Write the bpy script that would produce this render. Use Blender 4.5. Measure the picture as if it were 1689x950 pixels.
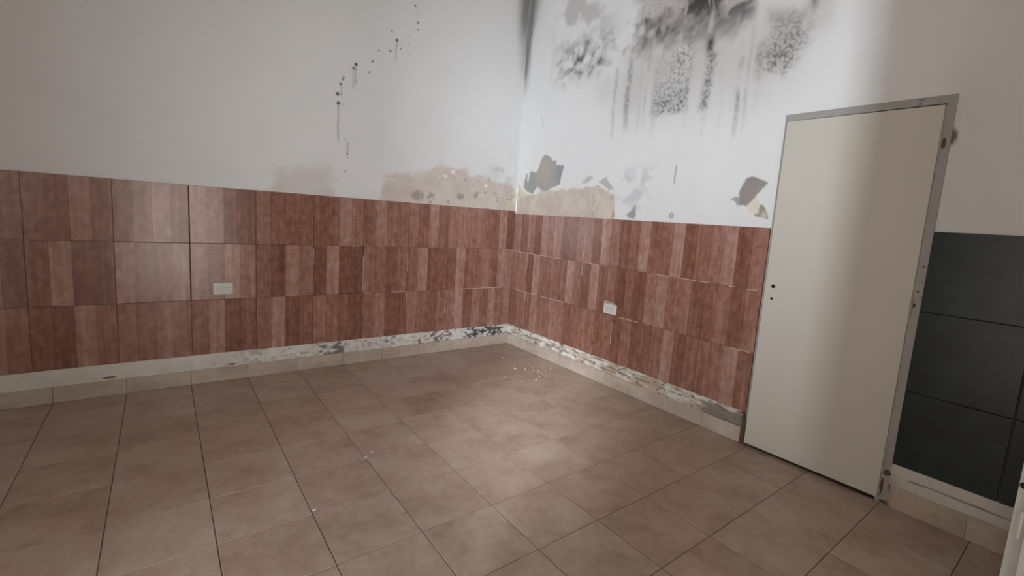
import bpy, math, random
import numpy as np
from mathutils import Matrix, Vector

# ------------------------------------------------------------------ camera, world, lights, exposure
scene = bpy.context.scene
for o in list(bpy.data.objects):
    bpy.data.objects.remove(o, do_unlink=True)
COL = scene.collection

CAM_POS = Vector((-2.9286, -3.9606, 1.340))
AZ, PITCH, ROLL = math.pi / 4 + 0.1174, -0.1286, 0.0691
fwd = Vector((math.cos(AZ) * math.cos(PITCH), math.sin(AZ) * math.cos(PITCH), math.sin(PITCH)))
rgt = Vector((math.sin(AZ), -math.cos(AZ), 0))
upv = rgt.cross(fwd)
rgt, upv = (math.cos(ROLL) * rgt + math.sin(ROLL) * upv), (-math.sin(ROLL) * rgt + math.cos(ROLL) * upv)
cam_data = bpy.data.cameras.new('camera')
cam = bpy.data.objects.new('camera', cam_data)
COL.objects.link(cam)
m = Matrix((rgt, upv, -fwd)).transposed().to_4x4()
m.translation = CAM_POS
cam.matrix_world = m
cam_data.sensor_width = 36.0
cam_data.lens = 768.274 / 1689 * 36.0
cam_data.shift_x = -22.64 / 1689
cam_data.shift_y = -14.28 / 1689
cam_data.clip_start = 0.02
scene.camera = cam

world = bpy.data.worlds.new('overcast_sky')
scene.world = world
world.use_nodes = True
bg = world.node_tree.nodes['Background']
bg.inputs[0].default_value = (1.0, 0.95, 0.89, 1)
bg.inputs[1].default_value = 3.3

def area(name, loc, aim, sx, sy, power, col, spread=180):
    d = bpy.data.lights.new(name, 'AREA')
    d.shape = 'RECTANGLE'; d.size = sx; d.size_y = sy
    d.energy = power; d.color = col; d.spread = math.radians(spread)
    o = bpy.data.objects.new(name, d); COL.objects.link(o)
    o.location = loc
    o.rotation_euler = (Vector(aim) - Vector(loc)).to_track_quat('-Z', 'Y').to_euler()
    return o
# daylight at the side doorway, a narrow source far outside it, and an added high lamp; the sky itself also enters by the rear doorway
area('daylight_side_doorway', (-5.55, -4.80, 1.35), (-0.7, -0.2, 1.65), 1.20, 2.1, 14, (0.88, 0.94, 1.0), 56)
area('daylight_far_gap', (-9.0, -7.19, 1.60), (-1.0, -1.6, 1.60), 0.16, 2.0, 590, (0.80, 0.89, 1.0))
area('added_floor_patch_lamp', (-9.0, -7.19, 6.0), (-1.4, -1.7, 0.0), 0.60, 0.8, 1250, (0.86, 0.92, 1.0))  # added lamp out of view, brightens a patch of floor through the slot

vs = scene.view_settings
vs.view_transform = 'Standard'
vs.look = 'None'
vs.gamma = 1.0
vs.use_curve_mapping = False
vs.exposure = 0.0

# ------------------------------------------------------------------ helpers
rnd = random.Random(7)

def srgb(r, g, b):
    def f(c):
        c /= 255.0
        return c / 12.92 if c <= 0.04045 else ((c + 0.055) / 1.055) ** 2.4
    return (f(r), f(g), f(b))

def make_mesh(name, verts, faces, mat=None, smooth=False):
    me = bpy.data.meshes.new(name)
    me.from_pydata([tuple(v) for v in verts], [], faces)
    if mat: me.materials.append(mat)
    if smooth:
        me.polygons.foreach_set('use_smooth', [True] * len(me.polygons))
    me.update()
    return me

def link(name, me, parent=None, loc=(0, 0, 0), rot=(0, 0, 0), kind=None, label=None, category=None, group=None):
    o = bpy.data.objects.new(name, me)
    COL.objects.link(o)
    o.location = loc
    o.rotation_euler = rot
    if parent: o.parent = parent
    if kind: o['kind'] = kind
    if label: o['label'] = label
    if category: o['category'] = category
    if group: o['group'] = group
    return o

BOXF = [(0, 3, 2, 1), (4, 5, 6, 7), (0, 1, 5, 4), (1, 2, 6, 5), (2, 3, 7, 6), (3, 0, 4, 7)]
class MB:
    """collects shapes of one mesh"""
    def __init__(s): s.v = []; s.f = []
    def add(s, v, f):
        n = len(s.v); s.v += [tuple(p) for p in v]; s.f += [tuple(i + n for i in q) for q in f]; return s
    def box(s, a, b):
        (x0, y0, z0), (x1, y1, z1) = a, b
        return s.add([(x0, y0, z0), (x1, y0, z0), (x1, y1, z0), (x0, y1, z0), (x0, y0, z1), (x1, y0, z1), (x1, y1, z1), (x0, y1, z1)], BOXF)
    def slab(s, w, h, d, c=0.002):
        """front faces local -y; origin centre of the front face; chamfered front edge"""
        x, z = w / 2, h / 2
        v = [(-x, d, -z), (x, d, -z), (x, d, z), (-x, d, z),
             (-x, c, -z), (x, c, -z), (x, c, z), (-x, c, z),
             (-x + c, 0, -z + c), (x - c, 0, -z + c), (x - c, 0, z - c), (-x + c, 0, z - c)]
        f = [(0, 3, 2, 1)]
        for k in range(4):
            j = (k + 1) % 4
            f += [(k, j, 4 + j, 4 + k), (4 + k, 4 + j, 8 + j, 8 + k)]
        f += [(8, 9, 10, 11)]
        return s.add(v, f)
    def cyl(s, c, axis, r, h, n=16):
        ax = Vector(axis).normalized(); t = ax.orthogonal().normalized(); b = ax.cross(t)
        v = []
        for e in (0, 1):
            for k in range(n):
                a = 2 * math.pi * k / n
                v.append(Vector(c) + ax * h * e + (t * math.cos(a) + b * math.sin(a)) * r)
        f = [tuple(range(n))[::-1], tuple(range(n, 2 * n))] + [(k, (k + 1) % n, n + (k + 1) % n, n + k) for k in range(n)]
        return s.add(v, f)
    def mesh(s, name, mat, smooth=False): return make_mesh(name, s.v, s.f, mat, smooth)

# ------------------------------------------------------------------ numpy noise and shapes (for stains painted per vertex)
def vnoise(x, y, seed):
    xi = np.floor(x).astype(np.int64); yi = np.floor(y).astype(np.int64)
    xf = x - xi; yf = y - yi
    u = xf * xf * (3 - 2 * xf); v = yf * yf * (3 - 2 * yf)
    def h(a, b):
        n = (a * 374761393 + b * 668265263 + seed * 1442695041) & 0xffffffff
        n = ((n ^ (n >> 13)) * 1274126177) & 0xffffffff
        return ((n ^ (n >> 16)) & 0xffff) / 65535.0
    return (h(xi, yi) * (1 - u) + h(xi + 1, yi) * u) * (1 - v) + (h(xi, yi + 1) * (1 - u) + h(xi + 1, yi + 1) * u) * v
def fbm(x, y, scale, seed, octv=4):
    t = 0; a = 0.5; n = 0
    for k in range(octv):
        t = t + a * vnoise(x * scale, y * scale, seed + k * 17); n += a
        a *= 0.5; scale *= 2.03
    return t / n
def sstep(e0, e1, x):
    t = np.clip((x - e0) / (e1 - e0), 0, 1)
    return t * t * (3 - 2 * t)
def sdf(poly, X, Z):
    """signed distance to a polygon, negative inside"""
    d = np.full(X.shape, 1e9); inside = np.zeros(X.shape, bool)
    n = len(poly)
    for k in range(n):
        ax, az = poly[k]; bx, bz = poly[(k + 1) % n]
        ex, ez = bx - ax, bz - az
        t = np.clip(((X - ax) * ex + (Z - az) * ez) / (ex * ex + ez * ez + 1e-12), 0, 1)
        d = np.minimum(d, np.hypot(X - ax - t * ex, Z - az - t * ez))
        cond = ((az > Z) != (bz > Z)) & (X < (bx - ax) * (Z - az) / ((bz - az) if abs(bz - az) > 1e-9 else 1e-9) + ax)
        inside ^= cond
    return np.where(inside, -d, d)
def blob(X, Z, cx, cz, rx, rz):
    return np.exp(-(((X - cx) / rx) ** 2 + ((Z - cz) / rz) ** 2))
def box_soft(X, Z, x0, x1, z0, z1, e):
    return sstep(x0 - e, x0 + e, X) * sstep(x1 + e, x1 - e, X) * sstep(z0 - e, z0 + e, Z) * sstep(z1 + e, z1 - e, Z)
def mixc(C, col, w):
    w = np.clip(w, 0, 1)[..., None]
    return C * (1 - w) + np.array(col) * w

# ------------------------------------------------------------------ materials
def new_mat(name):
    mt = bpy.data.materials.new(name); mt.use_nodes = True
    nt = mt.node_tree
    return mt, nt, nt.nodes['Principled BSDF']
def N(nt, t, **kw):
    n = nt.nodes.new(t)
    for k, v in kw.items(): setattr(n, k, v)
    return n
def ramp(nt, stops):
    r = N(nt, 'ShaderNodeValToRGB')
    el = r.color_ramp.elements
    while len(el) < len(stops): el.new(0.5)
    for e, (p, c) in zip(el, stops):
        e.position = p; e.color = (*c, 1)
    return r
def mathn(nt, op, a=None, b=None, c=None, clamp=False):
    n = N(nt, 'ShaderNodeMath', operation=op); n.use_clamp = clamp
    for i, q in enumerate((a, b, c)):
        if q is None: continue
        if isinstance(q, (int, float)): n.inputs[i].default_value = q
        else: nt.links.new(q, n.inputs[i])
    return n.outputs[0]
def mixn(nt, fac, a, b, mode='MIX'):
    n = N(nt, 'ShaderNodeMix', data_type='RGBA', blend_type=mode)
    for s, q in ((0, fac), (6, a), (7, b)):
        if isinstance(q, (int, float)): n.inputs[s].default_value = q
        elif isinstance(q, tuple): n.inputs[s].default_value = (*q, 1)
        else: nt.links.new(q, n.inputs[s])
    return n.outputs[2]
def noise(nt, vec, scale, detail=4, rough=0.55, dims='3D'):
    n = N(nt, 'ShaderNodeTexNoise', noise_dimensions=dims)
    n.inputs['Scale'].default_value = scale; n.inputs['Detail'].default_value = detail; n.inputs['Roughness'].default_value = rough
    if vec is not None: nt.links.new(vec, n.inputs['Vector'])
    return n.outputs['Fac']
def bump(nt, bs, h, strength, dist):
    b = N(nt, 'ShaderNodeBump'); b.inputs['Strength'].default_value = strength; b.inputs['Distance'].default_value = dist
    nt.links.new(h, b.inputs['Height']); nt.links.new(b.outputs[0], bs.inputs['Normal'])
def mapping(nt, vec, scale, loc=None):
    mp = N(nt, 'ShaderNodeMapping'); mp.inputs['Scale'].default_value = scale
    nt.links.new(vec, mp.inputs['Vector'])
    if loc is not None: nt.links.new(loc, mp.inputs['Location'])
    return mp.outputs[0]

def mat_plain(name, col, rough=0.5, var=0.1, scale=12.0, bumpv=0.0, metal=0.0):
    mt, nt, bs = new_mat(name)
    tc = N(nt, 'ShaderNodeTexCoord')
    n = noise(nt, tc.outputs['Object'], scale)
    f = mathn(nt, 'MULTIPLY_ADD', n, 2 * var, 1 - var)
    c = N(nt, 'ShaderNodeVectorMath', operation='SCALE'); c.inputs[0].default_value = col
    nt.links.new(f, c.inputs['Scale'])
    nt.links.new(c.outputs[0], bs.inputs['Base Color'])
    bs.inputs['Roughness'].default_value = rough; bs.inputs['Metallic'].default_value = metal
    if bumpv: bump(nt, bs, n, bumpv, 0.003)
    return mt

def mat_wallpaint():
    mt, nt, bs = new_mat('old_wall_paint')
    at = N(nt, 'ShaderNodeAttribute', attribute_name='stain')
    tc = N(nt, 'ShaderNodeTexCoord')
    n = noise(nt, tc.outputs['Object'], 3.0, 5)
    f = mathn(nt, 'MULTIPLY_ADD', n, 0.08, 0.96)
    c = N(nt, 'ShaderNodeVectorMath', operation='SCALE')
    nt.links.new(at.outputs['Color'], c.inputs[0]); nt.links.new(f, c.inputs['Scale'])
    nt.links.new(c.outputs[0], bs.inputs['Base Color'])
    bs.inputs['Roughness'].default_value = 0.55
    bs.inputs['Specular IOR Level'].default_value = 0.35
    n2 = noise(nt, tc.outputs['Object'], 60.0, 4)
    bump(nt, bs, n2, 0.15, 0.002)
    return mt

def mat_striped_tile():
    mt, nt, bs = new_mat('glazed_wood_stripe_tile')
    tc = N(nt, 'ShaderNodeTexCoord'); oi = N(nt, 'ShaderNodeObjectInfo')
    sp = N(nt, 'ShaderNodeSeparateXYZ'); nt.links.new(tc.outputs['Generated'], sp.inputs[0])
    u4 = mathn(nt, 'MULTIPLY', sp.outputs[0], 4.0)
    sc = N(nt, 'ShaderNodeSeparateColor'); nt.links.new(oi.outputs['Color'], sc.inputs[0])
    chans = [sc.outputs[0], sc.outputs[1], sc.outputs[2], oi.outputs['Alpha']]
    tone = None
    for k in range(4):
        d = mathn(nt, 'ABSOLUTE', mathn(nt, 'SUBTRACT', u4, k + 0.5))
        w = mathn(nt, 'LESS_THAN', d, 0.5)
        t = mathn(nt, 'MULTIPLY', w, chans[k])
        tone = t if tone is None else mathn(nt, 'ADD', tone, t)
    rv = N(nt, 'ShaderNodeCombineXYZ')
    r50 = mathn(nt, 'MULTIPLY', oi.outputs['Random'], 50.0)
    for i in range(3): nt.links.new(r50, rv.inputs[i])
    # narrow vertical sub stripes, blotches, fine dashes
    v1 = mapping(nt, tc.outputs['Object'], (34.0, 0.0, 1.0), rv.outputs[0])
    n1 = noise(nt, v1, 1.0, 2)
    v2 = mapping(nt, tc.outputs['Object'], (24.0, 24.0, 15.0), rv.outputs[0])
    n2 = noise(nt, v2, 1.0, 5, 0.6)
    v3 = mapping(nt, tc.outputs['Object'], (30.0, 0.0, 110.0), rv.outputs[0])
    n3 = noise(nt, v3, 1.0, 2)
    v4 = mapping(nt, tc.outputs['Object'], (110.0, 0.0, 6.0), rv.outputs[0])
    n4 = noise(nt, v4, 1.0, 1)
    a = mathn(nt, 'MULTIPLY_ADD', mathn(nt, 'SUBTRACT', n1, 0.5), 0.62, tone)
    eg = mathn(nt, 'GREATER_THAN', mathn(nt, 'ABSOLUTE', mathn(nt, 'SUBTRACT', mathn(nt, 'FRACT', u4), 0.5)), 0.465)
    a = mathn(nt, 'MULTIPLY_ADD', mathn(nt, 'MULTIPLY', eg, mathn(nt, 'GREATER_THAN', n1, 0.48)), -0.20, a)
    a = mathn(nt, 'MULTIPLY_ADD', mathn(nt, 'SUBTRACT', n2, 0.5), 0.95, a)
    a = mathn(nt, 'MULTIPLY_ADD', mathn(nt, 'SUBTRACT', n3, 0.5), 0.22, a)
    a = mathn(nt, 'MULTIPLY_ADD', mathn(nt, 'SUBTRACT', n4, 0.5), 0.22, a, clamp=True)
    r = ramp(nt, [(0.0, (0.130, 0.050, 0.031)), (0.30, (0.205, 0.086, 0.057)), (0.55, (0.290, 0.137, 0.098)), (0.80, (0.365, 0.200, 0.155)), (1.0, (0.45, 0.285, 0.235))])
    nt.links.new(a, r.inputs[0])
    # pale dash marks of the print
    v5 = mapping(nt, tc.outputs['Object'], (70.0, 0.0, 16.0), rv.outputs[0])
    n5 = noise(nt, v5, 1.0, 2)
    w5 = mathn(nt, 'MULTIPLY', mathn(nt, 'GREATER_THAN', n5, 0.74), 0.28)
    col = mixn(nt, w5, r.outputs[0], (0.50, 0.36, 0.30))
    nt.links.new(col, bs.inputs['Base Color'])
    bs.inputs['Roughness'].default_value = 0.20
    bs.inputs['Specular IOR Level'].default_value = 0.8
    
    bump(nt, bs, n4, 0.08, 0.001)
    return mt

def mat_floor_tile(name, base, hi, lo, rough=0.30):
    mt, nt, bs = new_mat(name)
    tc = N(nt, 'ShaderNodeTexCoord'); oi = N(nt, 'ShaderNodeObjectInfo')
    rv = N(nt, 'ShaderNodeCombineXYZ')
    r50 = mathn(nt, 'MULTIPLY', oi.outputs['Random'], 40.0)
    for i in range(3): nt.links.new(r50, rv.inputs[i])
    v1 = mapping(nt, tc.outputs['Object'], (5.0, 9.0, 5.0), rv.outputs[0])
    n1 = noise(nt, v1, 1.0, 5, 0.6)
    v2 = mapping(nt, tc.outputs['Object'], (22.0, 34.0, 22.0), rv.outputs[0])
    n2 = noise(nt, v2, 1.0, 4, 0.6)
    a = mathn(nt, 'MULTIPLY_ADD', mathn(nt, 'SUBTRACT', n2, 0.5), 0.48, n1)
    tone = mathn(nt, 'MULTIPLY_ADD', mathn(nt, 'SUBTRACT', oi.outputs['Random'], 0.5), 0.10, a)
    r = ramp(nt, [(0.24, lo), (0.5, base), (0.76, hi)])
    nt.links.new(tone, r.inputs[0])
    nt.links.new(r.outputs[0], bs.inputs['Base Color'])
    rr = mathn(nt, 'MULTIPLY_ADD', n2, 0.10, rough); nt.links.new(rr, bs.inputs['Roughness'])
    bump(nt, bs, n1, 0.06, 0.003)
    return mt

def mat_green():
    mt, nt, bs = new_mat('dark_green_glazed_tile')
    tc = N(nt, 'ShaderNodeTexCoord'); oi = N(nt, 'ShaderNodeObjectInfo')
    n = noise(nt, tc.outputs['Object'], 9.0, 5, 0.6)
    r = ramp(nt, [(0.3, (0.009, 0.014, 0.012)), (0.7, (0.020, 0.030, 0.026))])
    nt.links.new(n, r.inputs[0]); nt.links.new(r.outputs[0], bs.inputs['Base Color'])
    bs.inputs['Roughness'].default_value = 0.30
    bs.inputs['Specular IOR Level'].default_value = 0.38
    n2 = noise(nt, tc.outputs['Object'], 5.0, 2)
    bump(nt, bs, n2, 0.12, 0.006)
    return mt

def mat_frame():
    mt, nt, bs = new_mat('worn_grey_frame_paint')
    tc = N(nt, 'ShaderNodeTexCoord')
    n1 = noise(nt, tc.outputs['Object'], 26.0, 5, 0.65)
    n0 = noise(nt, tc.outputs['Object'], 3.1, 2)
    a = mathn(nt, 'MULTIPLY_ADD', n0, 0.6, n1)
    r = ramp(nt, [(0.0, (0.40, 0.385, 0.36)), (0.97, (0.33, 0.315, 0.29)), (1.0, (0.16, 0.11, 0.075))])
    nt.links.new(a, r.inputs[0]); nt.links.new(r.outputs[0], bs.inputs['Base Color'])
    bs.inputs['Roughness'].default_value = 0.5
    bump(nt, bs, n1, 0.25, 0.002)
    return mt

M_WALL = mat_wallpaint()
M_TILE = mat_striped_tile()
M_FLOOR = mat_floor_tile('beige_stone_look_floor_tile', (0.425, 0.312, 0.245), (0.505, 0.395, 0.322), (0.330, 0.228, 0.172), 0.30)
M_SKIRT = mat_floor_tile('beige_skirting_tile', (0.475, 0.385, 0.315), (0.56, 0.47, 0.39), (0.38, 0.295, 0.235), 0.36)
M_GREEN = mat_green()
M_FRAME = mat_frame()
M_RUST = mat_plain('rusty_brown_metal', (0.105, 0.060, 0.032), 0.85, 0.5, 40, 0.5)
M_LEAF = mat_plain('cream_door_paint', (0.560, 0.520, 0.450), 0.33, 0.03, 2.5)
M_GROUT = mat_plain('brown_floor_grout', (0.150, 0.100, 0.070), 0.9, 0.35, 25)
M_MORTAR = mat_plain('pale_mortar', (0.50, 0.43, 0.36), 0.9, 0.15, 30, 0.3)
M_WHITE = mat_plain('white_plastic', (0.66, 0.65, 0.60), 0.35, 0.02, 10)
M_WHITE2 = mat_plain('ivory_plastic', (0.60, 0.59, 0.53), 0.35, 0.02, 10)
M_BLACK = mat_plain('dark_hole', (0.012, 0.011, 0.010), 0.9, 0.1, 10)
M_PAINTW = mat_plain('plain_white_paint', (0.72, 0.70, 0.66), 0.6, 0.05, 3)
M_JAMB = mat_plain('white_jamb_paint', (0.60, 0.60, 0.57), 0.45, 0.06, 9)
M_FLAKE = mat_plain('white_paint_flake', (0.80, 0.78, 0.74), 0.6, 0.06, 60)
M_GROUTW = mat_plain('pale_grout', (0.55, 0.47, 0.40), 0.9, 0.2, 60)
M_PLASTER = mat_plain('bare_plaster', (0.42, 0.33, 0.27), 0.95, 0.25, 60, 0.5)

# ------------------------------------------------------------------ stained walls: measured shapes in wall metres
CEIL = 3.75
WHITE = np.array((0.735, 0.725, 0.715))
CHIP_BIG = [(-0.099, 1.695), (-0.122, 1.794), (-0.143, 1.789), (-0.151, 1.719), (-0.172, 1.719), (-0.184, 1.792), (-0.214, 1.82), (-0.27, 1.797), (-0.306, 1.82), (-0.357, 1.937), (-0.404, 1.969), (-0.493, 1.937), (-0.522, 1.9), (-0.568, 1.913), (-0.585, 1.863), (-0.685, 1.847), (-0.665, 1.776), (-0.647, 1.678), (-0.539, 1.649), (-0.468, 1.622), (-0.379, 1.631), (-0.317, 1.667), (-0.253, 1.595), (-0.17, 1.611), (-0.11, 1.653)]
PLASTER_R = [(0.02, 1.36), (0.028, 1.612), (-0.022, 1.688), (-0.101, 1.611), (-0.254, 1.586), (-0.38, 1.623), (-0.527, 1.641), (-0.624, 1.633), (-0.69, 1.663), (-0.739, 1.625), (-0.844, 1.668), (-0.954, 1.638), (-1.052, 1.665), (-1.151, 1.657), (-1.249, 1.622), (-1.327, 1.581), (-1.355, 1.501), (-1.358, 1.36)]
CHIP_A = [(-0.937, 1.688), (-1.003, 1.737), (-1.062, 1.749), (-1.074, 1.728), (-0.999, 1.687)]
CHIP_B = [(-1.147, 1.692), (-1.19, 1.728), (-1.227, 1.731), (-1.27, 1.676), (-1.312, 1.628), (-1.227, 1.649)]
CHIP_GREEN = [(-1.472, 1.431), (-1.516, 1.458), (-1.555, 1.511), (-1.569, 1.428), (-1.548, 1.401), (-1.514, 1.403)]
CHIP_R = [(-2.389, 1.6), (-2.4, 1.648), (-2.424, 1.691), (-2.452, 1.704), (-2.488, 1.691), (-2.562, 1.662), (-2.493, 1.581), (-2.488, 1.562), (-2.464, 1.538), (-2.442, 1.516), (-2.398, 1.527)]
CREAM_R = [(-2.445, 1.513), (-2.464, 1.538), (-2.494, 1.571), (-2.528, 1.529), (-2.529, 1.487), (-2.502, 1.472), (-2.461, 1.485)]
OLIVE_R = [(-2.528, 1.527), (-2.548, 1.525), (-2.57, 1.497), (-2.589, 1.456), (-2.587, 1.442), (-2.534, 1.449), (-2.501, 1.465), (-2.525, 1.477)]
SMALL_R = [(-2.335, 1.558), (-2.374, 1.578), (-2.387, 1.571), (-2.39, 1.532), (-2.382, 1.512), (-2.367, 1.546)]
DOTS = [(-1.186, 3.061, 2), (-1.167, 2.998, 1), (-1.158, 2.937, 2), (-1.154, 2.878, 1.6), (-1.214, 2.938, 1), (-1.244, 2.916, 1), (-1.383, 2.801, 1.8), (-1.338, 2.743, 3), (-1.39, 2.643, 2), (-1.303, 2.685, 1.6), (-1.229, 2.809, 1), (-1.237, 2.742, 1), (-1.126, 2.76, 1), (-1.225, 2.657, 1.2), (-1.488, 2.622, 1.5), (-1.536, 2.524, 2), (-1.56, 2.433, 1.6), (-1.464, 2.527, 1), (-1.67, 2.467, 2.6), (-1.689, 2.436, 2.2), (-1.67, 2.432, 1.5), (-1.763, 2.349, 2), (-1.77, 2.33, 2), (-1.785, 2.293, 2.4), (-1.808, 2.213, 2.8), (-1.776, 2.216, 1.2), (-1.801, 2.144, 2.6), (-1.762, 2.144, 1), (-1.741, 1.874, 1.2), (-1.722, 1.764, 1.7), (-1.723, 1.732, 1.4), (-1.742, 1.622, 1.5)]
DRIPS = [(-1.34, 2.732, 2.557), (-1.69, 2.427, 2.262), (-1.669, 2.429, 2.3), (-1.779, 2.29, 2.189), (-1.8, 2.134, 1.84), (-1.725, 1.858, 1.738)]
PATCH_1 = [(-2.283, 1.431), (-2.232, 1.586), (-2.163, 1.604), (-1.964, 1.647), (-1.85, 1.632), (-1.828, 1.514), (-1.787, 1.36), (-2.30, 1.36)]
PATCH_2 = [(-1.45, 1.36), (-1.433, 1.617), (-1.299, 1.664), (-1.109, 1.675), (-0.987, 1.745), (-0.833, 1.775), (-0.617, 1.802), (-0.526, 1.716), (-0.318, 1.714), (-0.128, 1.683), (-0.027, 1.64), (0.01, 1.36)]
BLOTCH = [(-1.101, 1.484, .068), (-0.963, 1.489, .060), (-0.656, 1.51, .045), (-0.485, 1.536, .045), (-0.384, 1.57, .02), (-0.79, 1.451, .02), (-0.973, 1.437, .02)]
BEIGE = np.array((0.55, 0.47, 0.41)); CREAM = np.array((0.66, 0.60, 0.47)); BLACKMOLD = np.array((0.075, 0.068, 0.062))

def stain_left(X, Z):
    C = np.ones(X.shape + (3,)) * WHITE
    D = np.zeros(X.shape)
    soft = fbm(X, Z, 1.1, 3)
    C *= (0.965 + 0.07 * soft)[..., None]
    jit = (fbm(X, Z, 14, 11) - 0.5)
    # damp patches of bare plaster above the tiles
    d1 = sdf(PATCH_1, X, Z) + jit * 0.12
    C = mixc(C, (0.61, 0.55, 0.51), sstep(0.05, -0.07, d1) * (0.62 + 0.35 * fbm(X, Z, 9, 71)))
    d2 = sdf(PATCH_2, X, Z) + jit * 0.10
    w2 = sstep(0.020, -0.040, d2)
    pl = np.array((0.60, 0.525, 0.465)) * (0.86 + 0.28 * fbm(X, Z, 10, 5, 5))[..., None]
    C = C * (1 - w2[..., None]) + pl * w2[..., None]
    low = w2 * sstep(-0.75, -0.2, X) * sstep(1.66, 1.46, Z)
    C = mixc(C, CREAM, low * sstep(0.42, 0.62, fbm(X, Z, 11, 44)) * 0.7)
    D -= 0.0012 * w2 + 0.001 * w2 * (fbm(X, Z, 30, 6) - 0.5)
    for bx, bz, r in BLOTCH:
        b = blob(X, Z, bx, bz, r * 1.0, r * 0.75) * (0.10 + 1.7 * fbm(X, Z, 26, 8))
        C = mixc(C, (0.30, 0.245, 0.21), sstep(0.30, 0.75, b) * 0.75)
    sp = w2 * sstep(0.70, 0.80, fbm(X, Z, 34, 91)) * sstep(-0.9, -0.5, X)
    C = mixc(C, (0.33, 0.23, 0.15), sp * 0.8)
    fl = w2 * sstep(0.69, 0.74, fbm(X * 0.6, Z, 22, 95)) * sstep(1.58, 1.62, Z)
    C = mixc(C, (0.80, 0.77, 0.72), fl)
    # grey smoke of damp close to the corner
    sm = blob(X, Z, -0.19, 1.82, 0.12, 0.16) * sstep(0.35, 0.7, fbm(X, Z, 10, 21))
    C = mixc(C, (0.36, 0.355, 0.36), sm * 0.7)
    cor = sstep(-0.20, -0.02, X) * sstep(2.65, 3.35, Z) * (0.5 + 0.8 * fbm(X * 3, Z * 0.5, 6, 23))
    C = mixc(C, (0.15, 0.142, 0.135), np.clip(cor * 0.9, 0, 0.8) * sstep(-0.13 - 0.45 * np.clip(Z - 3.0, 0, 1), -0.02, X))
    # black mould dots and their drips
    for dx, dz, r in DOTS:
        rr = 0.0068 * r
        b = np.hypot(X - dx, Z - dz) + jit * 0.006
        C = mixc(C, (0.06, 0.056, 0.052), sstep(rr, rr * 0.35, b) * min(1.0, 0.42 + 0.22 * r))
    for dx, z0, z1 in DRIPS:
        w = sstep(0.008, 0.002, np.abs(X - dx + 0.01 * (fbm(X * 0, Z, 8, 31) - 0.5))) * sstep(z1, z1 + 0.03, Z) * sstep(z0 + 0.01, z0 - 0.01, Z)
        C = mixc(C, (0.34, 0.325, 0.31), w * (0.3 + 0.75 * fbm(X, Z, 26, 33)))
    # behind the tiles: grout; below the tiles: chalky strip with black mould
    C = np.where(((Z > 0.212) & (Z < 1.408))[..., None], np.array((0.15, 0.075, 0.055)) * (0.7 + 0.9 * fbm(X, Z, 6, 41))[..., None], C)
    bs = Z <= 0.212
    dens = sstep(-2.75, -1.9, X) * (0.75 + 0.25 * sstep(-1.0, -0.3, X))
    mo = 0.62 * fbm(X, Z * 1.5, 34, 51, 5) + 0.38 * fbm(X, Z * 0.3, 5, 52, 2)
    base = np.array((0.68, 0.655, 0.60)) * (0.88 + 0.22 * fbm(X, Z, 15, 53))[..., None]
    base = mixc(base, (0.62, 0.56, 0.45), sstep(0.5, 0.75, fbm(X, Z, 4, 57)) * 0.6)
    base = mixc(base, (0.30, 0.29, 0.26), sstep(0.50, 0.58, mo) * dens * 0.6)
    base = mixc(base, BLACKMOLD, sstep(0.555, 0.625, mo) * dens)
    cr = sstep(0.016, 0.004, np.abs(fbm(X, Z * 2.2, 7, 58) - 0.5)) * sstep(-2.9, -2.3, X)
    base = mixc(base, (0.20, 0.165, 0.13), cr * 0.55)
    for hx, hz in ((-3.22, 0.122), (-2.545, 0.117)):
        base = mixc(base, (0.10, 0.06, 0.035), sstep(0.5, 0.9, blob(X, Z, hx, hz, 0.055, 0.011) * (0.6 + 0.9 * fbm(X, Z, 45, 59))))
    C = np.where(bs[..., None], base, C)
    D = np.where(bs, 0.010 + 0.004 * (fbm(X, Z, 26, 61) - 0.5) - 0.004 * sstep(0.56, 0.66, mo) * dens, D)
    return C, D

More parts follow.
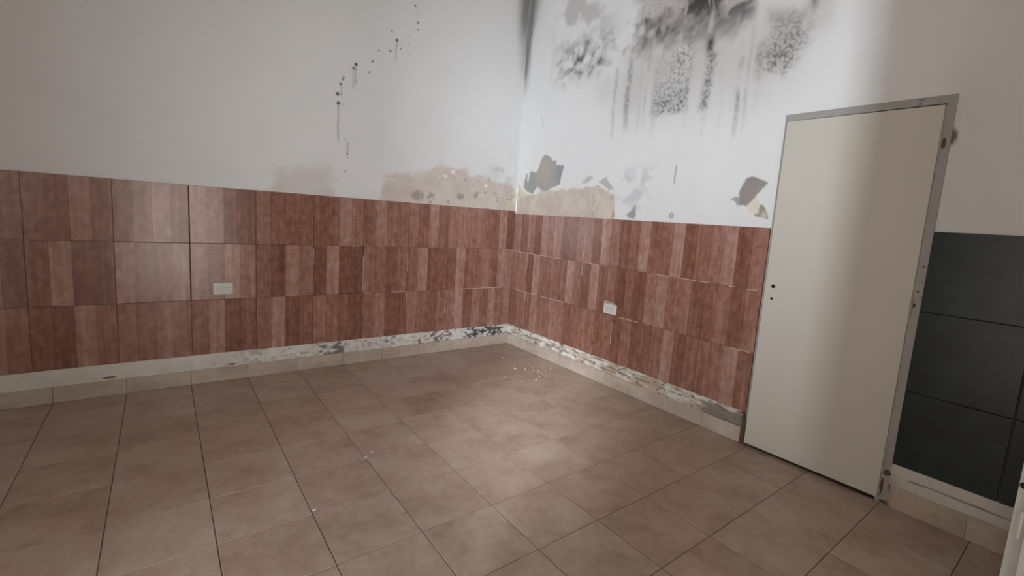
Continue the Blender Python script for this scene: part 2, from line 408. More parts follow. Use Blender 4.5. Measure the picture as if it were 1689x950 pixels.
def stain_right(Y, Z):
    X = Y
    C = np.ones(X.shape + (3,)) * WHITE
    D = np.zeros(X.shape)
    C *= (0.965 + 0.07 * fbm(X, Z, 1.1, 103))[..., None]
    jit = (fbm(X, Z, 14, 111, 5) - 0.5)
    rag = (fbm(X, Z, 40, 112, 3) - 0.5)
    # ---- mould
    grain = fbm(X, Z, 76, 121, 3)
    coarse = fbm(X, Z, 8, 123, 3)
    slant = fbm(X + 0.5 * Z, Z - 0.3 * X, 16, 125, 4)
    streak = fbm(X * 1.0, Z * 0.06, 22, 127, 3)
    # corner streak, forked at the top
    cs = sstep(-0.11 - 0.35 * np.clip(Z - 3.05, 0, 1), -0.01, X) * sstep(2.50, 2.95, Z) * (0.40 + 1.0 * fbm(X * 3, Z * 0.5, 7, 129))
    C = mixc(C, (0.16, 0.15, 0.142), np.clip(cs, 0, 0.85))
    # blistered patch near the corner
    haze = fbm(X, Z, 3.5, 124, 3)
    pa = box_soft(X, Z, -1.16, -0.52, 2.64, 2.90, 0.17)
    C = mixc(C, (0.40, 0.39, 0.38), pa * sstep(0.15, 0.65, coarse) * 0.85)
    C = mixc(C, (0.17, 0.162, 0.156), pa * sstep(0.42, 0.66, slant) * (0.40 + 0.9 * coarse))
    C = mixc(C, (0.05, 0.046, 0.043), pa * sstep(0.60, 0.76, slant) * sstep(0.48, 0.64, coarse) * 0.9)
    C = mixc(C, (0.78, 0.77, 0.76), pa * sstep(0.42, 0.28, slant) * 0.6)
    D += pa * (slant - 0.5) * 0.014
    C = mixc(C, (0.45, 0.42, 0.405), box_soft(X, Z, -1.15, -0.45, 2.96, 3.5, 0.16) * sstep(0.36, 0.68, coarse) * 0.75)
    C = mixc(C, (0.50, 0.49, 0.48), blob(X, Z, -1.12, 2.45, 0.14, 0.12) * (0.2 + 0.8 * grain) * 0.6)
    # heavy dark band at the top
    zb = 2.655 + 0.12 * (fbm(X, Z * 0, 6, 131) - 0.5) * 2 - 0.05 * np.clip(-1.6 - X, 0, 1)
    pb = sstep(-1.28, -1.55, X + jit * 0.3) * sstep(-2.38, -2.28, X) * sstep(zb - 0.08, zb + 0.10, Z + jit * 0.14)
    C = mixc(C, (0.44, 0.385, 0.365), pb * 0.80)
    big = fbm(X, Z * 1.2, 5.0, 133, 4)
    mid = fbm(X + 0.35 * Z, Z, 17, 135, 4)
    C = mixc(C, (0.20, 0.178, 0.17), pb * sstep(0.28, 0.56, big) * 0.85)
    C = mixc(C, (0.055, 0.050, 0.047), pb * sstep(0.42, 0.62, 0.45 * big + 0.55 * mid + 0.05 * sstep(-1.9, -2.25, X)) * 0.92)
    C = mixc(C, (0.60, 0.56, 0.545), pb * sstep(0.56, 0.74, fbm(X * 1.4, Z * 0.4, 14, 137, 3)) * 0.55)
    D += pb * (mid - 0.5) * 0.016
    # running streaks below it
    def col(x0, x1, z0, z1, w, dark=(0.25, 0.245, 0.24)):
        nonlocal C
        b = box_soft(X + 0.025 * (fbm(X * 0, Z, 7, 126) - 0.5), Z, min(x0, x1), max(x0, x1), z0 + 0.05, z1, 0.018)
        b *= (0.35 + 0.65 * sstep(z0, z0 + 0.30, Z)) * sstep(0.25, 0.62, fbm(X, Z * 0.6, 13, 128, 3))
        C = mixc(C, dark, b * w * (0.20 + 1.3 * grain))
    C = mixc(C, (0.565, 0.545, 0.525), box_soft(X, Z, -2.62, -1.25, 2.20, 2.66, 0.22) * (0.60 + 0.6 * haze))
    col(-1.255, -1.225, 1.98, 2.60, 0.50)
    col(-1.40, -1.35, 2.02, 2.66, 0.75)
    col(-1.56, -1.545, 2.05, 2.70, 0.45)
    b = box_soft(X, Z, -1.925, -1.620, 2.17, 2.60, 0.03) * (0.32 + 0.68 * sstep(2.46, 2.28, Z))
    C = mixc(C, (0.45, 0.443, 0.438), b * 0.70)
    C = mixc(C, (0.16, 0.157, 0.154), b * sstep(0.40, 0.72, grain) * (0.40 + 0.7 * coarse))
    D += b * (grain - 0.5) * 0.006
    b2 = box_soft(X, Z, -1.93, -1.77, 2.38, 2.64, 0.05)
    C = mixc(C, (0.20, 0.195, 0.19), b2 * sstep(0.44, 0.66, grain) * 0.65)
    col(-1.925, -1.905, 1.98, 2.4, 0.65)
    b3 = box_soft(X + 0.10 * (Z - 2.35), Z, -2.10, -2.045, 2.16, 2.52, 0.028)
    C = mixc(C, (0.40, 0.39, 0.385), b3 * 0.6)
    C = mixc(C, (0.13, 0.127, 0.124), b3 * sstep(0.36, 0.70, grain) * 0.85)
    col(-2.075, -2.05, 1.93, 2.2, 0.65)
    col(-2.31, -2.285, 1.90, 2.45, 0.85)
    col(-2.355, -2.343, 1.92, 2.60, 0.55)
    col(-2.17, -2.16, 2.28, 2.40, 0.6)
    C = mixc(C, (0.06, 0.055, 0.052), blob(X, Z, -2.06, 2.58, 0.03, 0.07) * (0.4 + 1.0 * grain))
    C = mixc(C, (0.50, 0.485, 0.475), box_soft(X, Z, -2.70, -1.2, 2.05, 2.6, 0.12) * sstep(0.60, 0.85, streak) * 0.35)
    # grainy patch on the right with a slanting lower edge
    pc = sdf([(-2.40, 2.72), (-2.69, 2.66), (-2.69, 2.44), (-2.64, 2.33), (-2.58, 2.285), (-2.44, 2.30), (-2.40, 2.42), (-2.44, 2.55)], X, Z) + jit * 0.08
    wpc = sstep(0.035, -0.075, pc)
    C = mixc(C, (0.42, 0.41, 0.395), wpc * 0.75)
    C = mixc(C, (0.15, 0.143, 0.136), wpc * sstep(0.38, 0.72, grain) * sstep(2.80, 2.38, Z) * 0.9)
    D += wpc * (grain - 0.5) * 0.006
    col(-2.44, -2.385, 2.24, 2.52, 0.7)
    col(-2.50, -2.46, 2.22, 2.40, 0.45)
    C = mixc(C, (0.10, 0.095, 0.09), blob(X, Z, -2.69, 2.67, 0.025, 0.06) * (0.3 + 1.0 * grain))
    C = mixc(C, (0.50, 0.475, 0.45), box_soft(X, Z, -2.80, -2.66, 2.50, 3.7, 0.07) * (0.1 + 0.6 * streak))
    # ---- bare plaster and chips above the tiles
    d = sdf(PLASTER_R, X, Z) + jit * 0.05 + rag * 0.03
    w = sstep(0.008, -0.012, d)
    pl = BEIGE * (0.88 + 0.26 * fbm(X, Z, 11, 141))[..., None]
    pl = mixc(pl, CREAM * 1.05, sstep(0.50, 0.66, fbm(X, Z, 8, 143)) * (0.35 + 0.6 * sstep(-0.45, -0.1, X)))
    pl = mixc(pl, (0.36, 0.29, 0.215), sstep(0.62, 0.72, fbm(X * 1.5, Z * 0.6, 14, 145)) * sstep(-1.0, -1.2, X) * 0.8)
    C = C * (1 - w[..., None]) + pl * w[..., None]
    edge = np.exp(-(d / 0.010) ** 2)
    C = mixc(C, (0.78, 0.75, 0.70), edge * 0.45)
    D -= 0.0016 * w
    for poly, colr, je in ((CHIP_A, (0.50, 0.48, 0.475), .03), (CHIP_B, (0.48, 0.445, 0.42), .03), (CHIP_GREEN, (0.33, 0.345, 0.31), .01), (CHIP_R, (0.30, 0.265, 0.245), .008),
                           (CREAM_R, (0.70, 0.645, 0.53), .01), (OLIVE_R, (0.31, 0.275, 0.21), .008), (SMALL_R, (0.40, 0.375, 0.35), .01), (CHIP_BIG, (0.33, 0.335, 0.325), .012)):
        d = sdf(poly, X, Z) + jit * je + rag * 0.012
        w = sstep(0.006, -0.004, d)
        colv = np.array(colr) * (0.90 + 0.22 * fbm(X, Z, 13, 151))[..., None]
        if poly is CHIP_BIG:
            colv = mixc(colv, (0.44, 0.385, 0.325), blob(X, Z, -0.42, 1.80, 0.12, 0.14) * 1.0)
            colv = mixc(colv, (0.25, 0.285, 0.29), sstep(-0.56, -0.66, X) * 0.7)
        if poly is OLIVE_R:
            colv = mixc(colv, (0.60, 0.53, 0.48), blob(X, Z, -2.563, 1.464, 0.018, 0.02) * 1.2)
        C = C * (1 - w[..., None]) + colv * w[..., None]
        D -= 0.0022 * w
    C = mixc(C, (0.48, 0.47, 0.475), box_soft(X, Z, -1.75, -1.35, 1.50, 1.78, 0.08) * sstep(0.52, 0.70, fbm(X, Z, 11, 161)) * 0.6)
    ck = sstep(0.006, 0.0015, np.abs(X + 1.895 + 0.016 * (fbm(X * 0, Z, 14, 163) - 0.5))) * box_soft(X, Z, -2, -1.8, 1.66, 1.80, 0.01)
    C = mixc(C, (0.25, 0.245, 0.25), ck)
    hr = np.hypot(X + 1.897, Z - 1.437)
    C = mixc(C, (0.30, 0.255, 0.225), np.exp(-((hr - 0.014) / 0.006) ** 2))
    C = mixc(C, (0.42, 0.41, 0.40), sstep(0.012, 0.004, np.abs(X + 0.33 + (2.29 - Z) * 0.45)) * sstep(2.20, 2.24, Z) * sstep(2.36, 2.32, Z) * 0.45)
    # beyond the door: plain paint tinted browner in patches, scuffed beside the frame
    C = mixc(C, (0.55, 0.50, 0.46), sstep(-3.30, -3.45, X) * 0.30 * fbm(X, Z, 3, 165))
    C = mixc(C, (0.17, 0.115, 0.07), sstep(0.30, 0.75, blob(X, Z, -3.385, 1.865, 0.024, 0.05) * (0.35 + 1.1 * fbm(X, Z, 45, 167))))
    # ---- behind the tiles
    inb = (Z > 0.205) & (Z < 1.382) & (X > -2.7)
    C = np.where(inb[..., None], np.array((0.19, 0.10, 0.075)) * (0.6 + 1.1 * fbm(X, Z, 6, 171))[..., None], C)
    ing = (Z > 0.228) & (Z < 1.410) & (X < -3.36)
    C = np.where(ing[..., None], np.array((0.035, 0.036, 0.034)), C)
    # ---- crumbling strip below the brown tiles
    bs = (Z <= 0.205) & (X > -2.7)
    mo = fbm(X * 0.62, Z * 2.0, 34, 173, 5)
    base = np.array((0.68, 0.64, 0.57)) * (0.82 + 0.30 * fbm(X, Z, 18, 175))[..., None]
    base = mixc(base, (0.50, 0.38, 0.27), sstep(0.46, 0.62, fbm(X, Z * 2, 8, 177)) * sstep(-0.7, -1.3, X) * 0.9)
    base = mixc(base, (0.40, 0.32, 0.245), sstep(0.50, 0.60, fbm(X, Z * 2.5, 16, 174)) * 0.55)
    base = mixc(base, (0.11, 0.082, 0.062), sstep(0.59, 0.69, mo) * 0.80)
    ledge = np.exp(-((Z - 0.150 + 0.03 * (fbm(X, Z * 0, 6, 179) - 0.5)) / 0.008) ** 2)
    base = mixc(base, (0.16, 0.115, 0.085), ledge * sstep(0.40, 0.55, fbm(X, Z, 9, 181)) * 0.8)
    grey = sstep(-2.20, -2.42, X + jit * 0.25) * sstep(0.190, 0.165, Z + jit * 0.05)
    base = mixc(base, np.array((0.22, 0.185, 0.15)), grey * 0.95)
    base = mixc(base, (0.05, 0.033, 0.022), sstep(-2.585, -2.61, X) * sstep(0.12, 0.14, Z) * 0.9)
    C = np.where(bs[..., None], base, C)
    D = np.where(bs, 0.001 + 0.010 * (mo - 0.5) * 2 + 0.006 * sstep(0.15, 0.12, Z) - 0.008 * grey, D)
    # ---- strip below the green tiles
    gs = (Z <= 0.228) & (X < -3.36)
    gb = np.array((0.60, 0.56, 0.52)) * (0.9 + 0.2 * fbm(X, Z, 10, 191))[..., None]
    ck = sstep(0.006, 0.002, np.abs(Z - 0.168 + 0.010 * (fbm(X, Z * 0, 9, 193) - 0.5))) * sstep(-3.44, -3.47, X)
    gb = mixc(gb, (0.17, 0.125, 0.10), ck * 0.85)
    rot = sstep(-3.455, -3.40, X + jit * 0.10) * sstep(0.20, 0.15, Z)
    gb = mixc(gb, (0.42, 0.33, 0.27), rot * 0.7)
    gb = mixc(gb, (0.14, 0.075, 0.04), rot * sstep(0.48, 0.60, fbm(X, Z, 24, 195)))
    C = np.where(gs[..., None], gb, C)
    D = np.where(gs, 0.008 + 0.003 * (fbm(X, Z, 20, 197) - 0.5), D)
    return C, D

def build_wall(name, S, Z, place, stain, hole=None, thick=0.14):
    """dense plaster sheet with measured stains plus a solid slab behind it; place(s, z, out) -> xyz arrays"""
    SS, ZZ = np.meshgrid(S, Z, indexing='ij')
    C, D = stain(SS, ZZ)
    x, y, z = place(SS, ZZ, D)
    ns, nz = SS.shape
    co = np.stack([x, y, z], -1).reshape(-1, 3)
    idx = np.arange(ns * nz).reshape(ns, nz)
    q = np.stack([idx[:-1, :-1], idx[1:, :-1], idx[1:, 1:], idx[:-1, 1:]], -1)
    keep = np.ones((ns - 1, nz - 1), bool)
    sc = (S[:-1] + S[1:]) / 2; zc = (Z[:-1] + Z[1:]) / 2
    if hole:
        s0, s1, z0, z1 = hole
        keep = ~(((sc > s0) & (sc < s1))[:, None] & ((zc > z0) & (zc < z1))[None, :])
    q = q[keep]
    # slab behind: three boxes around the hole or one
    ext = []
    rects = [(S[0], S[-1], Z[0], Z[-1])]
    if hole:
        s0, s1, z0, z1 = hole
        rects = [(S[0], s0, Z[0], Z[-1]), (s1, S[-1], Z[0], Z[-1]), (s0, s1, z1, Z[-1])]
    vv = []; ff = []
    for (a0, a1, b0, b1) in rects:
        n = len(co) + len(vv)
        for out in (-0.016, -thick):
            for (a, b) in ((a0, b0), (a1, b0), (a1, b1), (a0, b1)):
                px, py, pz = place(np.array(a), np.array(b), np.array(out)); vv.append((float(px), float(py), float(pz)))
        ff += [tuple(i + n for i in f) for f in BOXF]
    allv = np.vstack([co, np.array(vv)])
    allf = np.vstack([q, np.array(ff)])
    me = bpy.data.meshes.new(name)
    me.vertices.add(len(allv)); me.vertices.foreach_set('co', allv.astype(np.float32).ravel())
    me.loops.add(allf.size); me.loops.foreach_set('vertex_index', allf.astype(np.int32).ravel())
    me.polygons.add(len(allf))
    me.polygons.foreach_set('loop_start', (np.arange(len(allf)) * 4).astype(np.int32))
    me.update(calc_edges=True)
    me.validate()
    at = me.attributes.new('stain', 'FLOAT_COLOR', 'POINT')
    rgba = np.ones((len(allv), 4), np.float32); rgba[:len(co), :3] = C.reshape(-1, 3); rgba[len(co):, :3] = WHITE
    at.data.foreach_set('color', rgba.ravel())
    me.materials.append(M_WALL)
    me.polygons.foreach_set('use_smooth', np.ones(len(me.polygons), bool))
    return link(name, me, kind='structure')

def zgrid(top):
    return np.unique(np.round(np.concatenate([np.arange(0, 0.10, 0.05), np.arange(0.10, 0.232, 0.0055), [0.3, 0.6, 0.9, 1.2], np.arange(1.372, 3.2, 0.0066), np.arange(3.2, CEIL, 0.02), [2.055, CEIL]]), 4))
PLANE = 0.009   # plaster lies this far behind the tile faces
wall_left = build_wall('wall_left', np.unique(np.round(np.concatenate([np.arange(-4.75, -3.7, 0.05), np.arange(-3.7, 0, 0.0085), [PLANE]]), 4)), zgrid(0),
                       lambda s, z, d: (s, PLANE - d, z), stain_left)
wall_right = build_wall('wall_right', np.unique(np.round(np.concatenate([np.arange(-6.2, -4.0, 0.1), np.arange(-4.0, -2.75, 0.010), np.arange(-2.75, 0, 0.0062), [-3.382, -2.630, PLANE]]), 4)), zgrid(0),
                        lambda s, z, d: (PLANE - d, s, z), stain_right, hole=(-3.382, -2.630, -1, 2.055))
wall_left['label'] = 'white plaster wall with black mould dots above striped brown tiles'
wall_right['label'] = 'damp white plaster wall with heavy mould around the cream door'

# plain walls of the rest of the room, with the two daylight doorways, plus unseen baffles added outside
def plain_wall(name, boxes):
    b = MB()
    for a, c in boxes: b.box(a, c)
    return link(name, b.mesh(name, M_PAINTW), kind='structure')
plain_wall('wall_side', [((-4.95, -6.35, 0), (-4.75, -5.30, CEIL)), ((-4.95, -3.00, 0), (-4.75, 0.14, CEIL)), ((-4.95, -5.30, 2.45), (-4.75, -4.66, CEIL)), ((-4.95, -3.93, 2.45), (-4.75, -3.00, CEIL)), ((-4.95, -4.66, 2.45), (-4.75, -3.93, 2.53)), ((-4.95, -4.66, 3.32), (-4.75, -3.93, CEIL)), ((-4.95, -5.30, 0), (-4.75, -4.56, 1.10))])  # low wall and high slot added out of view to shape the beams
plain_wall('wall_rear', [((-4.75, -6.35, 0), (-3.25, -6.20, CEIL)), ((-2.35, -6.35, 0), (0.14, -6.20, CEIL)), ((-3.25, -6.35, 2.05), (-2.35, -6.20, CEIL))])
plain_wall('added_roof_baffle', [((-6.65, -6.35, 2.48), (-4.95, -2.2, 2.53))])  # unseen slab, added to keep the high lamp out of the doorway
plain_wall('added_side_baffle', [((-7.70, -5.84, 0), (-7.50, -2.2, CEIL))])  # unseen block, added to soften the beam's edge on the left wall
plain_wall('wall_partition', [((-0.40, -3.975, 0), (PLANE, -3.862, CEIL))])
link('ceiling', MB().box((-4.95, -6.35, CEIL), (0.15, 0.15, CEIL + 0.12)).mesh('ceiling', M_PAINTW), kind='structure')

# ------------------------------------------------------------------ floor: grout bed with single tiles
floor = link('floor', MB().box((-4.95, -6.35, -0.12), (0.60, 0.14, -0.0022)).mesh('floor', M_GROUT), kind='structure')
FS = 0.34987
FX = [-4.75] + [-3.1377 + i * FS for i in range(-4, 9)] + [0.008]
FY = [-6.2] + [-1.6111 - j * FS for j in range(13, -5, -1)] + [0.008]
FX = [x for k, x in enumerate(FX) if k == 0 or x > -4.72]
tile_cache = {}
def tile_mesh(w, h, d, mat, c, key):
    k = (key, round(w, 4), round(h, 4))
    if k not in tile_cache: tile_cache[k] = MB().slab(w, h, d, c).mesh(key, mat)
    return tile_cache[k]
for i in range(len(FX) - 1):
    for j in range(len(FY) - 1):
        g = 0.0040
        w, h = FX[i + 1] - FX[i] - g, FY[j + 1] - FY[j] - g
        if w < 0.03 or h < 0.03: continue
        me = tile_mesh(w, h, 0.010, M_FLOOR, 0.0007, 'floor_tile')
        # local -y faces up
        o = link('floor_tile', me, floor, ((FX[i] + FX[i + 1]) / 2, (FY[j] + FY[j + 1]) / 2, rnd.uniform(-0.0006, 0.0006)),
                 (-math.pi / 2 + rnd.gauss(0, 0.0012), rnd.gauss(0, 0.0012), 0))

# ------------------------------------------------------------------ brown striped wall tiles
LX = [-4.75, -4.361, -3.965, -3.568, -3.170, -2.775, -2.377, -1.975, -1.577, -1.178, -0.779, -0.381, 0.0]
LZ = [(1.017, 1.414), (0.612, 1.017), (0.209, 0.612)]
RY = [0.0, -0.252, -0.650, -1.047, -1.443, -1.840, -2.235, -2.617]
RZ = [(0.996, 1.388), (0.598, 0.996), (0.209, 0.598)]
T = {'L': 0.78, 'l': 0.66, 'M': 0.53, 'm': 0.45, 'D': 0.32}
LEFT = ['MmDm MDMm MmDm MmLm mMLM LLDD Mmmm mmLM MLMM MDLm MlMl MmLD',
        'DLDM MLmD DmlD mLDD lMMl lMLM mDLM DLDD lMmM MLDD DLmM lMLL',
        'MmDL DDLM DmLM DDLM MmlM mLDm mLDm lMmD MLDD lMDM MLDM DLMl']
RIGHT = ['lm MDLM lDDM MDLM DMLm MLDM MLDM',
         'Ml DLMM MmLm DLDM DmDl LMlD mMDM',
         'mM mLMm lMDm MmDM DMDm MLDm mMLm']
def tones(s):
    v = [min(1, max(0, T[c] + rnd.uniform(-0.05, 0.05))) for c in s]
    if len(v) == 2: v = [v[0], v[0], v[1], v[1]]
    return v
for r in range(3):
    for k, s in enumerate(LEFT[r].split()):
        x0, x1 = LX[k], LX[k + 1]; z0, z1 = LZ[r]
        ga, gb = 0.0006, 0.0006
        if r < 2 and abs(x1 + 2.775) < 0.01: gb = 0.0045
        if r < 2 and abs(x0 + 2.775) < 0.01: ga = 0.0020
        gz = 0.0007 if not (k in (4, 5) and r < 2) else 0.0018
        w, h = x1 - x0 - ga - gb, z1 - z0 - 2 * gz
        me = tile_mesh(w, h, 0.009, M_TILE, 0.0008, 'wall_tile')
        tx, tz = rnd.gauss(0, 0.0045), rnd.gauss(0, 0.0045)
        out = 0.0
        if k in (4, 5) and r < 2: tx, tz, out = (-0.004, -0.020)[r], 0.002 if k == 4 else -0.020, 0.003
        elif k in (4, 5): tx = 0.010
        o = link('wall_tile', me, wall_left, ((x0 + ga + x1 - gb) / 2, -out, (z0 + z1) / 2), (tx, 0, tz))
        o.color = tones(s)
for r in range(3):
    for k, s in enumerate(RIGHT[r].split()):
        y0, y1 = RY[k], RY[k + 1]; z0, z1 = RZ[r]
        w, h = y0 - y1 - 0.0014, z1 - z0 - 0.0018
        me = tile_mesh(w, h, 0.009, M_TILE, 0.0008, 'wall_tile')
        o = link('wall_tile', me, wall_right, (0, (y0 + y1) / 2, (z0 + z1) / 2), (rnd.gauss(0, 0.0035), 0, -math.pi / 2 + rnd.gauss(0, 0.0035)))
        o.color = tones(s)
# pale bits of grout left in the joints
def grout_bit(wall, a, b, z0, z1, side):
    if side == 'L': bx = MB().box((a, -0.0018, z0), (b, 0.006, z1))
    else: bx = MB().box((-0.0018, min(a, b), z0), (0.006, max(a, b), z1))
    link('grout_line', bx.mesh('grout_line', M_GROUTW), wall)
for a, z0, z1 in ((-1.975, 0.86, 0.99), (-1.975, 0.63, 0.70), (-1.577, 0.63, 0.93), (-1.178, 0.80, 0.96), (-1.178, 0.48, 0.605), (-0.779, 0.38, 0.50)):
    grout_bit(wall_left, a - 0.0016, a + 0.0016, z0, z1, 'L')
for a, b, z in ((-1.74, -1.62, 1.017), (-1.57, -1.50, 0.612), (-1.32, -1.19, 0.612), (-0.66, -0.05, 0.612)):
    grout_bit(wall_left, a, b, z - 0.0018, z + 0.0018, 'L')
for a, z0, z1 in ((-1.047, 1.02, 1.36), (-1.047, 0.88, 0.99), (-1.443, 1.02, 1.12), (-1.443, 0.36, 0.54), (-0.252, 0.40, 0.58), (-0.650, 0.45, 0.59), (-0.252, 1.05, 1.36)):
    grout_bit(wall_right, a - 0.0016, a + 0.0016, z0, z1, 'R')
for a, b, z in ((-0.02, -0.62, 0.996), (-0.66, -0.78, 0.996), (-1.05, -1.22, 0.996), (-1.80, -1.95, 0.996), (-2.02, -2.16, 0.996), (-2.19, -2.26, 0.996), (-2.40, -2.44, 0.996), (-2.52, -2.59, 0.996),
                (-0.03, -0.42, 0.598), (-0.50, -0.85, 0.598), (-1.50, -1.70, 0.598), (-2.46, -2.59, 0.598)):
    grout_bit(wall_right, a, b, z - 0.0018, z + 0.0018, 'R')

# ------------------------------------------------------------------ dark green tiles beyond the door
GY = [-3.378, -3.7695, -4.17, -4.57]
GZ = [(1.024, 1.415), (0.617, 1.024), (0.226, 0.617)]
for r in range(3):
    for k in range(3):
        w, h = GY[k] - GY[k + 1] - (0.008 if k == 0 else 0.004), GZ[r][1] - GZ[r][0] - 0.003
        me = tile_mesh(w, h, 0.009, M_GREEN, 0.0015, 'green_wall_tile')
        link('green_wall_tile', me, wall_right, (0, (GY[k] + GY[k + 1]) / 2, (GZ[r][0] + GZ[r][1]) / 2), (rnd.gauss(0, 0.003), 0, -math.pi / 2 + rnd.gauss(0, 0.003)),
             label='dark green glazed wall tile' if r == 0 and k == 0 else None)

# ------------------------------------------------------------------ skirting tiles
base_l = link('baseboard_left', MB().box((-4.75, -0.002, 0), (0, 0.006, 0.101)).mesh('baseboard_left', M_MORTAR), kind='structure')
for i in range(len(FX) - 1):
    w = min(FX[i + 1], 0.0) - FX[i] - 0.003
    me = tile_mesh(w, 0.103, 0.010, M_SKIRT, 0.0015, 'skirting_tile')
    link('skirting_tile', me, base_l, (FX[i] + w / 2 + 0.0015, -0.011 + rnd.uniform(-0.0008, 0.0008), 0.0525), (rnd.gauss(0, 0.004), 0, rnd.gauss(0, 0.002)))
base_r = link('baseboard_right', MB().box((-0.002, -2.60, 0), (0.006, -0.012, 0.101)).mesh('baseboard_right', M_MORTAR), kind='structure')
SY = [-0.012, -0.30, -0.648, -0.998, -1.347, -1.697, -2.047, -2.33, -2.603]
for k in range(len(SY) - 1):
    w = SY[k] - SY[k + 1] - 0.003
    me = tile_mesh(w, 0.103, 0.010, M_SKIRT, 0.0015, 'skirting_tile')
    link('skirting_tile', me, base_r, (-0.011 + rnd.uniform(-0.001, 0.001), (SY[k] + SY[k + 1]) / 2, 0.0525), (rnd.gauss(0, 0.004), 0, -math.pi / 2 + rnd.gauss(0, 0.002)))
base_g = link('baseboard_far_right', MB().box((-0.002, -3.86, 0), (0.006, -3.405, 0.11)).mesh('baseboard_far_right', M_MORTAR), kind='structure')
for a, b in ((-3.405, -3.69), (-3.69, -3.86)):
    me = tile_mesh(a - b - 0.003, 0.115, 0.010, M_SKIRT, 0.0015, 'skirting_tile')
    link('skirting_tile', me, base_g, (-0.011, (a + b) / 2, 0.0585), (0, 0, -math.pi / 2))

# ------------------------------------------------------------------ the cream door
door = link('door_1', None, None, (0, -3.005, 0), kind='structure')
door['label'] = 'plain cream door leaf in a worn grey metal frame'
def dpart(name, mb, mat, label=None, parent=None, smooth=False):
    v = [(x, y + 3.005, z) for x, y, z in mb.v]
    o = link(name, make_mesh(name, v, mb.f, mat, smooth), parent or door)
    if label: o['label'] = label
    return o
# leaf, a little ajar: hinge side at y -3.345, free side at y -2.644
hx, hy = -0.004, -3.3455
fx, fy = -0.026, -2.6425
ux, uy = fx - hx, fy - hy; ln = math.hypot(ux, uy); ux /= ln; uy /= ln
nx, ny = -uy, ux     # towards the room
if nx > 0: nx, ny = -nx, -ny
def leafpt(t, out, z): return (hx + ux * t * ln + nx * out, hy + uy * t * ln + ny * out, z)
b = MB()
c = 0.002
vs8 = []
for out, ins in ((-0.040, 0), (-c, 0), (0.0, c)):
    vs8 += [leafpt(ins / ln, out, 0.022 + ins), leafpt(1 - ins / ln, out, 0.022 + ins), leafpt(1 - ins / ln, out, 2.008 - ins), leafpt(ins / ln, out, 2.008 - ins)]
fs = [(0, 3, 2, 1), (8, 9, 10, 11)]
for o_ in (0, 4):
    for k in range(4):
        j = (k + 1) % 4; fs.append((o_ + k, o_ + j, o_ + 4 + j, o_ + 4 + k))
b.add(vs8, fs)
leaf = dpart('door_leaf', b, M_LEAF, 'cream painted flush door leaf')
for z, r in ((1.040, 0.0115), (0.965, 0.0085)):
    p = leafpt(1 - 0.048 / ln, 0.0006, z)
    hole = MB().cyl((p[0], p[1], p[2]), (nx, ny, 0), r, -0.006, 14)
    dpart('lock_hole', hole, M_BLACK, 'dark hole where the door handle was', leaf)
# metal frame: right jamb with a stop, head, left jamb behind the leaf
jr = MB().box((-0.002, -3.384, 0), (0.10, -3.349, 2.052)).box((0.006, -3.3488, 0), (0.098, -3.335, 1.999))
dpart('door_jamb', jr, M_FRAME)
jl = MB().box((0.004, -2.655, 0.166), (0.10, -2.620, 2.0138))
dpart('door_jamb', jl, M_FRAME)
dpart('jamb_foot', MB().box((-0.006, -2.650, 0), (0.10, -2.606, 0.165)), M_RUST, 'rusted brown foot of the door jamb')
hd = MB().box((-0.002, -3.3488, 2.014), (0.10, -2.622, 2.052)).box((0.020, -3.334, 2.000), (0.098, -2.656, 2.0138))
dpart('door_head', hd, M_FRAME)
for z0 in (1.80, 1.00, 0.20):
    h = MB().cyl((-0.006, -3.350, z0), (0, 0, 1), 0.0050, 0.085, 10)
    dpart('hinge', h, M_FRAME, smooth=False)
for y0, y1, z0, z1 in ((-3.372, -3.352, 1.80, 1.86), (-3.366, -3.350, 1.035, 1.062), (-3.372, -3.356, 1.115, 1.125), (-3.395, -3.352, 0.005, 0.022), (-3.390, -3.350, 0.15, 0.19), (-3.365, -3.350, 0.03, 0.15)):
    n = 9; pts = []
    for k in range(n):
        a = 2 * math.pi * k / n; q = 0.7 + 0.3 * rnd.random()
        pts.append(((y0 + y1) / 2 + (y1 - y0) / 2 * math.cos(a) * q, (z0 + z1) / 2 + (z1 - z0) / 2 * math.sin(a) * q))
    v = [(-0.0045, p[0], p[1]) for p in pts] + [(0.004, p[0], p[1]) for p in pts]
    f = [tuple(range(n)), tuple(range(n, 2 * n))[::-1]] + [(k, (k + 1) % n, n + (k + 1) % n, n + k) for k in range(n)]
    dpart('rust_patch', MB().add(v, f), M_RUST, 'brown rust on the door frame')
dpart('door_recess', MB().box((0.10, -3.384, 0), (0.14, -2.630, 2.055)), M_BLACK)

# ------------------------------------------------------------------ white door jamb standing on the partition end
tr = link('trim_1', None, None, (-0.45, -3.90, 0), kind='structure')
tr['label'] = 'white painted door jamb with a hinge beside the green tiles'
def tpart(name, mb, mat, label=None):
    v = [(x + 0.45, y + 3.90, z) for x, y, z in mb.v]
    o = link(name, make_mesh(name, v, mb.f, mat), tr)
    if label: o['label'] = label
    return o
tpart('jamb_post', MB().box((-0.500, -3.982, 0), (-0.395, -3.8455, 2.10)), M_JAMB)
tpart('door_stop', MB().box((-0.522, -3.960, 0), (-0.499, -3.884, 2.06)), M_PAINTW)
h = MB().cyl((-0.505, -3.869, 0.315), (0, 0, 1), 0.008, 0.105, 12).box((-0.503, -3.880, 0.315), (-0.499, -3.858, 0.42))
tpart('hinge', h, M_PAINTW)
tpart('screw_hole', MB().cyl((-0.4995, -3.8585, 0.512), (-1, 0, 0), 0.012, 0.003, 12), M_BLACK)

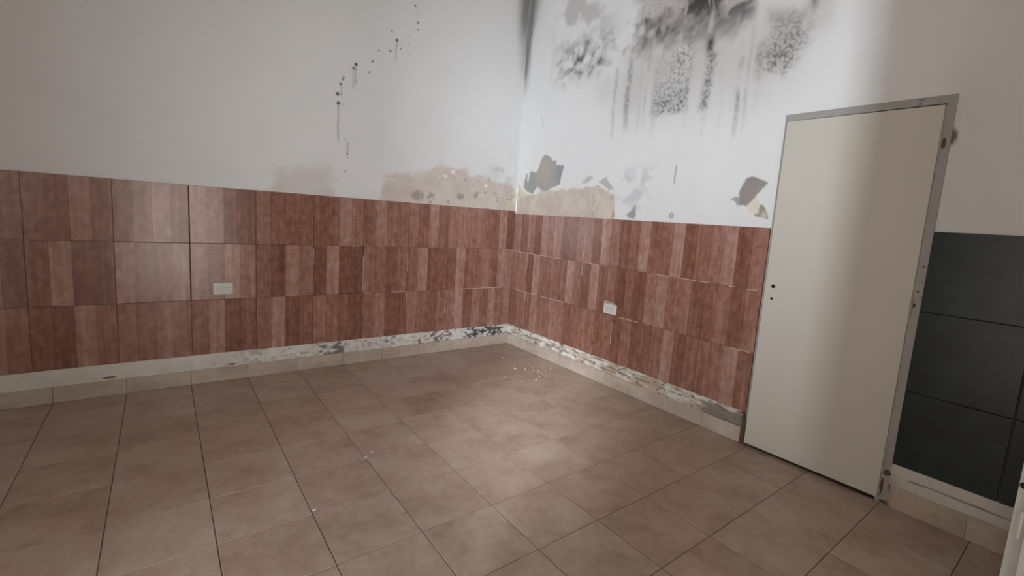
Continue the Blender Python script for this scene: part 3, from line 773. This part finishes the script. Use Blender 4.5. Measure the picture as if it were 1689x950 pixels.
# ------------------------------------------------------------------ wall outlets
def outlet_left():
    e = link('wall_outlet', None, None, (-2.5855, -0.009, 0.6905), label='wide white plastic outlet plate on the wall of large brown tiles beside the dark joint', category='outlet', group='wall outlets')
    W, H = 0.122, 0.084
    link('cover_plate', MB().slab(W, H, 0.010, 0.004).mesh('cover_plate', M_WHITE), e)
    link('module_frame', MB().slab(0.098, 0.060, 0.005, 0.001).mesh('module_frame', M_WHITE2), e, (0, -0.0015, 0))
    for k in (-1, 0, 1):
        mo = link('socket_module', MB().slab(0.0305, 0.052, 0.005, 0.001).mesh('socket_module', M_WHITE), e, (k * 0.032, -0.003, 0))
        if k != 0:
            for dx, dz, rz in ((-0.0055, 0.008, 0.5), (0.0055, 0.008, -0.5), (0, -0.009, 0)):
                link('socket_slot', MB().box((-0.0013, -0.0005, -0.0042), (0.0013, 0.003, 0.0042)).mesh('socket_slot', M_BLACK), mo, (dx, 0, dz), (0, rz, 0))
        else:
            link('rocker', MB().slab(0.022, 0.040, 0.004, 0.001).mesh('rocker', M_WHITE2), mo, (0, -0.0015, 0), (0.06, 0, 0))
    return e
outlet_left()
e = link('wall_outlet', None, None, (-0.012, -1.409, 0.6475), (0, 0, -math.pi / 2), label='small white outlet box with chipped plaster above it on the tiles near the door', category='outlet', group='wall outlets')
link('box_body', MB().slab(0.136, 0.086, 0.013, 0.005).mesh('box_body', M_WHITE), e)
link('cover_plate', MB().slab(0.112, 0.066, 0.006, 0.0015).mesh('cover_plate', M_WHITE), e, (0, -0.0018, 0))
for k in (-1, 1):
    mo = link('socket_module', MB().slab(0.044, 0.050, 0.005, 0.001).mesh('socket_module', M_WHITE2), e, (k * 0.024, -0.0030, 0))
    for dx, dz, rz in ((-0.0055, 0.008, 0.5), (0.0055, 0.008, -0.5), (0, -0.009, 0)):
        link('socket_slot', MB().box((-0.0011, -0.0004, -0.004), (0.0011, 0.003, 0.004)).mesh('socket_slot', M_BLACK), mo, (dx, 0, dz), (0, rz, 0))
n = 14; pts = []
for k in range(n):
    t = k / (n - 1)
    pts.append((-0.062 + 0.118 * t, 0.060 + 0.010 * rnd.random() - 0.012 * t))
v = [(x, 0.002, z) for x, z in pts] + [(pts[-1][0], 0.002, 0.036), (pts[0][0], 0.002, 0.036)]
nv = len(v)
v += [(x, 0.013, z) for x, _, z in v]
f = [tuple(range(nv))[::-1], tuple(range(nv, 2 * nv))] + [(k, (k + 1) % nv, nv + (k + 1) % nv, nv + k) for k in range(nv)]
link('plaster_chip', make_mesh('plaster_chip', v, f, M_PLASTER), e, label='chipped bare plaster above the outlet box')

# ------------------------------------------------------------------ flakes of paint fallen on the floor
FL_CORNER = [(-0.357, -0.436, 7), (-0.446, -0.753, 9), (-0.371, -0.799, 8), (-0.289, -0.81, 5), (-0.151, -0.896, 7), (-0.297, -0.899, 6), (-0.298, -0.935, 6), (-0.39, -1.03, 8), (-0.458, -1.063, 8), (-0.655, -0.897, 8), (-0.201, -0.853, 5), (-0.33, -0.87, 4), (-0.24, -0.93, 4), (-0.42, -0.70, 4), (-0.52, -0.95, 4)]
FL_MID = [(-2.424, -1.928, 6), (-2.273, -1.775, 0), (-2.085, -1.60, 7), (-2.04, -1.565, 4)]
def flake(x, y, r, label, group):
    if r <= 0: return
    n = 7; rr = r * 0.0011
    pts = []
    for k in range(n):
        a = 2 * math.pi * k / n; q = 0.55 + 0.6 * rnd.random()
        pts.append((rr * q * math.cos(a) * 1.5, rr * q * math.sin(a)))
    v = [(px, py, 0.0) for px, py in pts] + [(px * 0.9, py * 0.9, 0.0016 + 0.0022 * rnd.random()) for px, py in pts]
    f = [tuple(range(n))[::-1], tuple(range(n, 2 * n))] + [(k, (k + 1) % n, n + (k + 1) % n, n + k) for k in range(n)]
    link('paint_flake', make_mesh('paint_flake', v, f, M_FLAKE), None, (x, y, 0.0005), (0, 0, rnd.uniform(0, 6.28)), label=label, category='flake', group=group)
for x, y, r in FL_CORNER: flake(x, y, r, 'tiny white paint flake on the floor below the room corner', 'paint flakes near the corner')
for x, y, r in FL_MID: flake(x, y, r, 'tiny white paint flake on the open floor far from the walls', 'paint flakes on the open floor')
